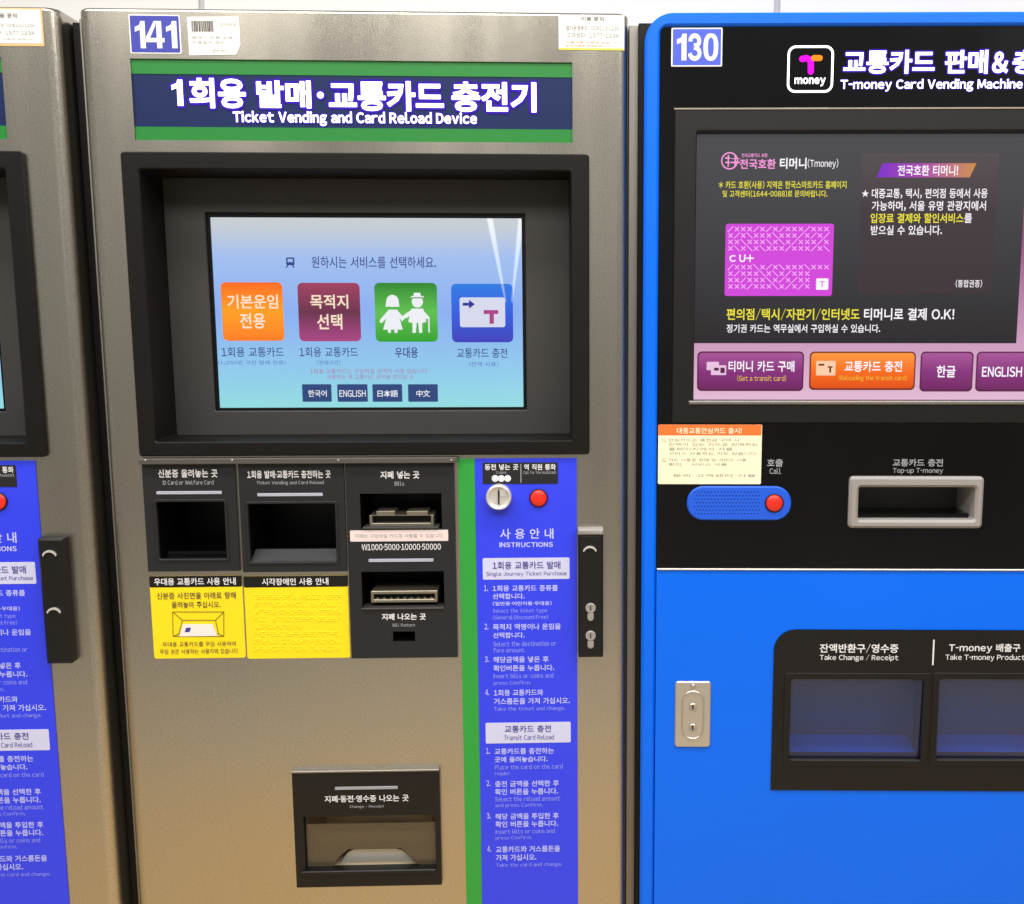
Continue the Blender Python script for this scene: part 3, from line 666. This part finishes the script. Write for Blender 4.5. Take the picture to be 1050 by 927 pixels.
m = MB(); m.plate(F1.rect(-24, 9.5, 42.2, 44.5, ys), ys - .0003, ys - .00005, .0006, .0001); m.build('sticker_paper', n, 'paper')
letters(F1, n, ys - .0006, [('이용 문의', (-6, 13.5, 17.5, 18.5), 'dark_ink', .004), ('열차운행문의  02)6110-1234', (-18, 23.5, 35, 28), 'grey_ink', .004), ('고객센터  1577-1234', (-18, 31, 35, 36), 'grey_ink', .004), ('서울교통 사용에 있습니다', (-18, 39, 36, 41), 'grey_ink', 0)])
F1.xc = xs

# ------------------------------------------------------------------ blue card vending machine
def card_machine():
    F = Frame(math.radians(-.6))
    a = F.pt(659, 400)[0]; b = F.pt(1245, 400)[0]
    e = thing('card_machine', F, (a + b) / 2, 'blue transit card vending machine numbered 130 with black glass front', 'vending machine')
    half = (b - a) / 2; zt = F.pt(850, 13)[1]
    Rg = F.rect(674.6, 27, 1229.4, 583)               # black upper front
    Rl = F.rect(791.5, 645, 1130, 808.8)              # lower outlet panel
    # blue shell: rounded frame above, plain door below
    m = MB(); r = 28 * MM
    Ro = (-half, half, 0, zt)
    m.frame(Ro, (Rg[0], Rg[1], .08, Rg[3]), -.004, .5, r, .010, .003, .012, seg=10, rso=(.0003, .0003, r, r))
    L = m.loop(*Ro, r, 10, (.0003, .0003, r, r))
    m.rings([[(x, .5, z) for x, z in L]], False, True)
    m.build('shell', e, 'machine_blue', 35)
    xs = Rg[0]; zs = Rg[2] - .0022
    m = MB(); m.grid((xs + .0008, -xs - .0008, .0812, zs), -.0035, .02, [shrink(Rl, .014)], dep=[.01]); m.build('lower_door', e, 'machine_blue')
    m = MB(); m.plate((-half - .007, -half + .02, 0, zt - .007), .012, .5, .002, .001); m.build('gap_shade', e, 'void')  # black strip put in as the shade of the gap between cabinets
    m = MB(); m.box(xs + .001, -xs - .001, .068, .5, 0, zs); m.build('inner_cabinet', e, 'void')
    # black glass front with sloped screen surround
    yg = -.002
    Rz = F.rect(690, 111, 1214, 434, yg)
    Rr = F.rect(880.5, 499.8, 1000.5, 533.3, yg)      # top-up reader mouth
    yz = .016
    Rv = F.rect(711.5, 137, 1193, 410, yz)
    g = MB(); g.grid(shrink(Rg, .0004), yg, .01, [Rz, shrink(Rr, -.003)], dep=[.006, .006]); g.build('glass_front', e, 'glass_black')
    m = MB(); m.frame(shrink(Rz, .0003), Rv, yg - .0012, .012, .002, .002, .0012, yz + .004, Rv); sb = m.build('screen_surround', e, 'black_plastic', 30)
    m = MB(); q = F.rect(706, 411, 1198, 414.5, 0); m.plate(q, yg - .003, yg + .003, .0006, .001); m.build('sill', sb, 'steel_trim', 30)
    # thin bright door trim, and the surround's highlight made as a strip
    m = MB(); m.plate((Rg[0] + .001, Rg[1] - .001, Rg[2] - .0018, Rg[2] + .0004), -.0055, .004, .0004, .0006); m.build('door_trim', e, 'chrome', 30)
    m = MB(); m.plate((Rz[0] - .0005, Rz[1] + .0005, Rz[3] - .0012, Rz[3] + .0006), yg - .0026, .004, .0004, .0006); m.build('surround_highlight', sb, 'chrome', 30)  # chrome strip stands in for the highlight along the top edge
    # ---- screen
    ys = yz + .003; k = .0003
    m = MB(); m.box(Rv[0] - .001, Rv[1] + .001, ys, ys + .01, Rv[2] - .001, Rv[3] + .001); s = m.build('display_screen', e, 't_pink')
    def tile(name, bx, mt, r=.001, lev=1, par=None):
        m = MB(); m.plate(F.rect(*bx, ys), ys - k * lev, ys - k * (lev - 1) - .00005, r, .0001); return m.build(name, par or s, mt)
    tile('poster_field', (711.5, 137, 1048, 352), 't_dark', .001)
    tile('poster_field', (1062, 137, 1193, 352), 't_dark', .001)
    tile('text_panel', (881.5, 157, 1020.5, 301), 't_panel', .003, 2)
    cp = tile('card_picture', (743.5, 229.5, 854, 303.5), 't_magenta', .003, 2)
    m = MB(); yy = ys - k * 3
    def seg(x0, y0, x1, y1, w):
        A = F.pt(x0, y0, ys); C = F.pt(x1, y1, ys); d = Vector((C[0] - A[0], C[1] - A[1])).normalized() * w * MM; nx, nz = -d.y, d.x
        m.add([(A[0] + nx, yy, A[1] + nz), (A[0] - nx, yy, A[1] - nz), (C[0] - nx, yy, C[1] - nz), (C[0] + nx, yy, C[1] + nz)], [(0, 1, 2, 3)])
    random.seed(5)
    for (ya, n) in ((235, 4), (274, 4)):
        for rr in range(n):
            for cc in range(16):
                cx = 749 + cc * 6.55; cy = ya + rr * 6.6
                if ya > 260 and cc > 12 and rr > 0: continue
                if (cc + rr * (1 if ya < 260 else 3)) % 4 == 0 or (cc - rr) % 6 == 0:
                    if random.random() < .5: seg(cx - 3, cy - 3, cx + 3, cy + 3, .45)
                    else: seg(cx - 3, cy + 3, cx + 3, cy - 3, .45)
                else: seg(cx - 2.1, cy - 2.1, cx + 2.1, cy + 2.1, .5); seg(cx - 2.1, cy + 2.1, cx + 2.1, cy - 2.1, .5)
    m.build('card_pattern', cp, 't_pale', tri=True)
    tile('card_chip', (836.7, 285.5, 849.2, 297.2), 't_white', .0016, 3, cp)
    letters(F, cp, ys - k * 3, [('C', (748, 261.5, 754.5, 268.5), 't_white', .03), ('U+', (758, 261, 773, 268.8), 't_white', .03)])
    letters(F, cp, ys - k * 4, [('T', (840, 288.5, 846, 294.5), 't_magenta', .01)], 'chip_mark')
    m = MB(); m.poly([F.pt(*a, ys) for a in ((905, 167.5), (1001, 167.5), (994, 182), (898.5, 182))], ys - k * 3, ys - k * 2); m.build('banner', s, 't_banner')
    for bx, mt, rim in (((714.8, 360.3, 824, 401), 't_btn', 't_btnrim'), ((829.8, 360.5, 938.5, 400), 't_orange', 't_orim'), ((943.3, 360.5, 997.5, 401.5), 't_btn', 't_btnrim'), ((1000.5, 360.5, 1056, 401.5), 't_btn', 't_btnrim')):
        b = tile('touch_button', bx, rim, .0055, 2)
        tile('button_face', (bx[0] + 1.5, bx[1] + 1.5, bx[2] - 1.5, bx[3] - 2), mt, .0045, 3, b)
    m = MB()
    def pb(bx, mt, r=.0008, lev=4): m.use(mt); m.plate(F.rect(*bx, ys), ys - k * lev, ys - k * (lev - 1) - .00005, r, .0001)
    pb((724.5, 371, 737, 379.5), 't_icon'); pb((729, 374.5, 744.5, 384.5), 't_icon', .0008, 5); pb((732, 377, 737, 380), 't_btnrim', .0004, 6); pb((738.5, 377, 743, 382.5), 't_btnrim', .0004, 6)
    m.build('screen_icon', s); m = MB()
    pb((836.7, 370, 856.5, 385), 't_icon2'); pb((839, 373, 845, 375), 't_orim', .0003, 5); pb((848.5, 375.5, 853.5, 377), 't_orim', .0003, 5); pb((850, 377, 852, 382), 't_orim', .0003, 5)
    m.build('screen_icon', s); m = MB()
    x, z = F.pt(748, 165, ys); m.use('t_logo'); m.tube(x, z, 8.6 * MM, 7.3 * MM, ys - k * 3, ys - k * 2, .0001, 24)
    for dx in (-4.5, 1, 6): pb((748 + dx, 161.5 + (dx > 0), 753 + dx, 163), 't_logo', .0002, 4); pb((748 + dx, 166, 753 + dx, 167.4), 't_logo', .0002, 4)
    pb((746, 159, 747.3, 171), 't_logo', .0002, 4); pb((753, 159, 754.3, 171), 't_logo', .0002, 4)
    m.build('screen_icon', s)
    y = ys - k * 5
    letters(F, s, y, [('전국교통카드 호환', (760.5, 157.3, 787, 161.3), 't_logo', .01), ('전국호환', (758.6, 163, 795.5, 173.3), 't_logo', .02), ('티머니', (799.7, 161.8, 827, 173.2), 't_white', .022), ('(Tmoney)', (828.3, 162.8, 859.5, 173.3), 't_white', .006),
        ('* 카드 호환(사용) 지역은 한국스마트카드 홈페이지', (737, 185.3, 868, 193.6), 't_yellow', .014), ('및 고객센터(1644-0088)로 문의바랍니다.', (741, 195, 848.5, 202.3), 't_yellow', .014),
        ('전국호환 티머니!', (920.5, 169.3, 982.5, 180.3), 't_white', .02), ('★', (883.5, 194.5, 891, 202), 't_white', 0), ('대중교통, 택시, 편의점 등에서 사용', (894, 193.3, 1012.7, 203.6), 't_white', .014), ('가능하며, 서울 유명 관광지에서', (894, 206, 1011, 216.4), 't_white', .014),
        ('입장료 결제와 할인서비스', (892.7, 218.6, 988, 228.8), 't_yellow', .016), ('를', (988.8, 218.8, 996.7, 228.6), 't_white', .014), ('받으실 수 있습니다.', (893, 231, 966, 241), 't_white', .014), ('(통합권종)', (980, 286.8, 1007, 294.8), 't_white', .008),
        ('편의점/택시/자판기/인터넷도', (745, 316, 881.5, 328.4), 't_yellow', .016), ('티머니로 결제 O.K!', (886, 316, 978.5, 328.4), 't_white', .018), ('정기권 카드는 역무실에서 구입하실 수 있습니다.', (745, 332.5, 902.6, 341.2), 't_white', .01),
        ('티머니 카드 구매', (747, 370, 814.6, 381.3), 't_white', .02), ('(Get a transit card)', (756, 384.6, 806, 391.2), 't_small', .006), ('교통카드 충전', (866, 370, 925, 381.3), 't_white', .02), ('(Reloading the transit card)', (860, 384.6, 930, 391.2), 't_small', .006),
        ('한글', (960.5, 374.8, 979.8, 387), 't_white', .02), ('ENGLISH', (1007, 376, 1048, 386.5), 't_white', .02)])
    # ---- back-lit heading and logo
    rows = [('교통카드', (865, 51.3, 958.5, 75.6)), ('판매', (969, 51.3, 1013, 75.6)), ('&', (1017.5, 53, 1034, 75.2)), ('충전기', (1038.5, 51.3, 1112, 75.8))]
    eng = ('T-money Card Vending Machine', (862, 81, 1048.5, 93.8))
    letters(F, e, yg - .0003, [(t, r, 'sign_halo', .024, .0017, .07) for t, r in rows] + [(eng[0], eng[1], 'sign_halo', .024, .001, .06)], 'letter_glow')  # violet glow added behind the heading letters
    letters(F, e, yg - .0007, [(t, r, 'sign_text', .024, 0, .006) for t, r in rows] + [(eng[0], eng[1], 'sign_text', .018, 0, .006)], 'heading_lettering')
    q = F.rect(807.3, 46.8, 854.5, 95, yg); m = MB(); m.frame(q, shrink(q, .0024), yg - .0006, yg - .0001, .009, .007, .0001); lg = m.build('logo_frame', e, 'sign_text')
    m = MB()
    def arc(pts, w, mt, y):
        m.use(mt); pp = [Vector(F.pt(*p, yg)) for p in pts]; Lf = []; Rt = []
        for i, p in enumerate(pp):
            d = (pp[min(i + 1, len(pp) - 1)] - pp[max(i - 1, 0)]).normalized() * w * MM; Lf.append((p.x - d.y, p.y + d.x)); Rt.append((p.x + d.y, p.y - d.x))
        m.poly(Lf + Rt[::-1], y - .0002, y)
        for p in (pp[0], pp[-1]): m.disc(p.x, p.y, w * MM, y - .0002, y, .0001, 16)
    arc([(822.5, 60.5), (827, 59.8), (830, 61), (831.3, 64.5), (831.3, 73.5)], 3, 'logo_magenta', yg - .0003); arc([(834.5, 59.7), (840.5, 59.7)], 2.8, 'logo_orange', yg - .0006)
    m.build('logo_mark', lg)
    letters(F, lg, yg - .0008, [('money', (814.8, 79.5, 846.5, 88.5), 'sign_text', .035)])
    # ---- stickers, call unit, reader
    yy = yg - .0006
    m = MB(); m.plate(F.rect(688.3, 28.6, 740.6, 68.4, yg), yy, yg - .0001, .0012, .0001); n = m.build('number_plate', e, 'white_ink')
    m = MB(); m.plate(F.rect(689.8, 30, 739.2, 67, yg), yy - .0002, yy - .00005, .0008, .0001); m.build('plate_field', n, 'plate_blue_light')
    letters(F, n, yy - .0005, [('1', (694, 34.5, 704, 62), 'white_ink', .035), ('3', (705.5, 34.2, 719.5, 62.4), 'white_ink', .03), ('0', (721.3, 34.2, 736.5, 62.4), 'white_ink', .035)])
    m = MB(); m.plate(F.rect(674.8, 435.4, 780.8, 496.4, yg), yy, yg - .0001, .0016, .0001); n = m.build('notice_sticker', e, 'cream')
    q = F.rect(674.8, 435.4, 780.8, 446.4, yg); m = MB(); m.plate(q, yy - .0002, yy - .00005, .0012, .0001); m.build('sticker_header', n, 'orange_print')
    rows = [('대중교통안심카드 출시!', (694, 438.6, 760.5, 444.8), 'cream', .012)]
    for i, t in enumerate(('안심카드는 충전금 구매 시', '잔액이 있는 카드로 판매하는', '홈페이지에서 사용', '서비스 사용하는 카드 있습니다', '카드 사용은 판매 및 서비스 사용', '확인 / 서비스 사용')):
        ty = 449.5 + i * 4.6 + (2 if i > 3 else 0); rows.append((t, (685.5, ty, 685.5 + (72, 92, 66, 90, 80, 60)[i], ty + 3.2), 'grey_ink', 0))
    rows += [('01', (679, 449.5, 683, 453), 'grey_ink', 0), ('02', (679, 470, 683, 473.5), 'grey_ink', 0), ('문의 고객센터 사용', (690, 486, 775, 489), 'grey_ink', 0)]
    letters(F, n, yy - .0004, rows)
    q = F.rect(704.2, 498.3, 810.8, 533, yg)
    m = MB(); m.plate(q, yg - .004, yg - .0001, .0198, .0015, 10); sp = m.build('call_unit', e, 'speaker_blue', 35)
    m = MB()
    for rr in range(7):
        for cc in range(20):
            x, z = F.pt(712.5 + cc * 3.4 + (rr % 2) * 1.7, 504.5 + rr * 3.7, yg - .004)
            if x > q[0] + .006: m.disc(x, z, .00075, yg - .0042, yg - .0035, .0001, 6)
    m.build('speaker_grille', sp, 'void')
    x, z = F.pt(794, 516, yg - .005); m = MB(); m.tube(x, z, 9.8 * MM, 8.6 * MM, yg - .0055, yg - .003, .0006); bt = m.build('call_button', e, 'black_plastic', 35)
    m = MB(); m.disc(x, z, 8.6 * MM, yg - .007, yg - .003, .0014, 32); m.build('button_cap', bt, 'red_button', 50)
    yf = yg - .007
    Ro = F.rect(871, 489, 1008.7, 542, yf); Ri = F.rect(880.5, 499.8, 1000.5, 533.5, yf)
    m = MB(); m.frame(Ro, Ri, yf, yg - .0001, .005, .003, .003, .045, (Ri[0] + .004, Ri[1] - .004, Ri[2] + .002, Ri[3] - .004)); rd = m.build('card_reader_frame', e, 'reader_grey', 35)
    m = MB(); m.box(Ri[0] - .001, Ri[1] + .001, .044, .047, Ri[2] - .001, Ri[3] + .001); m.build('reader_back', rd, 'bezel_inner')
    m = MB(); m.box(Ri[0] + .003, Ri[1] - .003, .004, .0438, Ri[2] + .0003, Ri[2] + .0055); m.build('reader_glass', rd, 'glass_black')
    letters(F, e, yg - .0003, [('호출', (786.6, 470.6, 802.8, 478.6), 'grey_ink', .016), ('Call', (789, 480, 801, 486), 'grey_ink', .01), ('교통카드 충전', (915.5, 470.6, 967, 478.3), 'grey_ink', .016), ('Top-up T-money', (915.5, 480, 967, 486.3), 'grey_ink', .012)], 'glass_lettering')
    # ---- lower outlet
    yl = -.0055
    h1 = F.rect(810, 696.5, 946, 779.5, yl); h2 = F.rect(961.5, 696.5, 1092, 779.5, yl)
    m = MB(); x0, x1, z0, z1 = Rl
    L0 = m.loop(x0, x1, z0, z1, .026, 8, (.0004, .0004, .026, .026))
    m = MB(); m.use('black_plastic')
    # front sheet pierced by two windows: rounded upper band, plain lower grid
    zb = z1 - .028
    m.grid((x0, x1, z0, zb), yl + .0002, -.0028, [h1, h2], outer=False, dep=[.03, .03])
    up = [(x0, zb), (x1, zb)] + m.loop(x0, x1, zb - .05, z1, .026, 8, (.0004, .0004, .026, .026))[18:]
    m.poly(up, yl + .0002, -.0028)
    m.rings([[(x, -.0028, z) for x, z in L0], [(x, yl + .0002, z) for x, z in L0]])
    o = m.build('outlet_panel', e, 'black_plastic')
    for hh, nm in ((h1, 0), (h2, 1)):
        m = MB(); m.frame(shrink(hh, -.008), hh, yl - .0008, yl + .0001, .003, .004, .0004, yl + .0001); fr = m.build('flap_frame', o, 'black_plastic', 30)
        x0, x1, z0, z1 = hh; d = .062
        m = MB(); m.use('machine_blue').add([(x0 - .002, .0, z0 - .002), (x1 + .002, .0, z0 - .002), (x1 + .002, d, z0 + .005), (x0 - .002, d, z0 + .005)], [(0, 1, 2, 3)])
        m.use('chute_metal').add([(x0 - .002, d, z0 - .005), (x1 + .002, d, z0 - .005), (x1 + .002, d - .036, z1 + .004), (x0 - .002, d - .036, z1 + .004)], [(0, 1, 2, 3)])
        for xx in (x0 - .001, x1 + .001): m.add([(xx, 0, z0 - .005), (xx, d, z0 - .005), (xx, d, z1 + .004), (xx, 0, z1 + .004)], [(0, 1, 2, 3)])
        m.build('outlet_chute', fr, tri=True)
        m = MB(); q = shrink(hh, .0012); n2 = 8; V = []
        for i in range(n2 + 1):
            t = i / n2; V += [(q[0], yl + .006 - .003 * t, q[2] + t * (q[3] - q[2])), (q[1], yl + .006 - .003 * t, q[2] + t * (q[3] - q[2]))]
        m.add(V, [(2 * i, 2 * i + 1, 2 * i + 3, 2 * i + 2) for i in range(n2)]); m.build('outlet_flap', fr, 'smoked', 60)
    m = MB(); q2 = F.rect(956.3, 656, 957.8, 682, yl); m.box(q2[0], q2[1], yl - .0002, yl + .0001, q2[2], q2[3]); m.build('divider_mark', o, 'white_ink')
    letters(F, o, yl - .0002, [('잔액반환구/영수증', (840.5, 660, 921.2, 669.6), 'white_ink', .02), ('Take Change / Receipt', (840.5, 671, 921.2, 678.4), 'white_ink', .012), ('T-money 배출구', (973, 660, 1046.3, 669.8), 'white_ink', .02), ('Take T-money Product', (969.5, 671, 1051, 678.2), 'white_ink', .012)])
    # lock plate
    yk = -.006
    q = F.rect(692, 699, 728.8, 766.5, yk); m = MB(); m.plate(q, yk, -.0034, .0045, .0012); lk = m.build('lock_plate', e, 'chrome', 40)
    x, z = (q[0] + q[1]) / 2, (q[2] + q[3]) / 2
    m = MB(); q2 = (x - 12 * MM, x + 12 * MM, z - 27 * MM, z + 27 * MM); m.frame(q2, shrink(q2, .0016), yk - .0016, yk - .0001, 12 * MM, 10.5 * MM, .0006, seg=8); m.build('lock_ring', lk, 'chrome', 40)
    for dz in (9, -14):
        m = MB(); m.disc(x, z + dz * MM, 4.2 * MM, yk - .002, yk - .0001, .0008, 20, .001); c = m.build('lock', lk, 'chrome', 40)
        m = MB(); m.box(x - .0006, x + .0006, yk - .0024, yk - .0012, z + dz * MM - .003, z + dz * MM + .003); m.build('key_slit', c, 'void')
    m = MB(); m.disc(x, z + 32.5 * MM, 2.6 * MM, yk - .003, yk - .0001, .0014, 16); m.build('rivet', lk, 'chrome', 60)
    return F, e
card_machine()
print_all()
print('TRIS', sum(sum(len(p.vertices) - 2 for p in o.data.polygons) for o in COL.objects if o.type == 'MESH'))
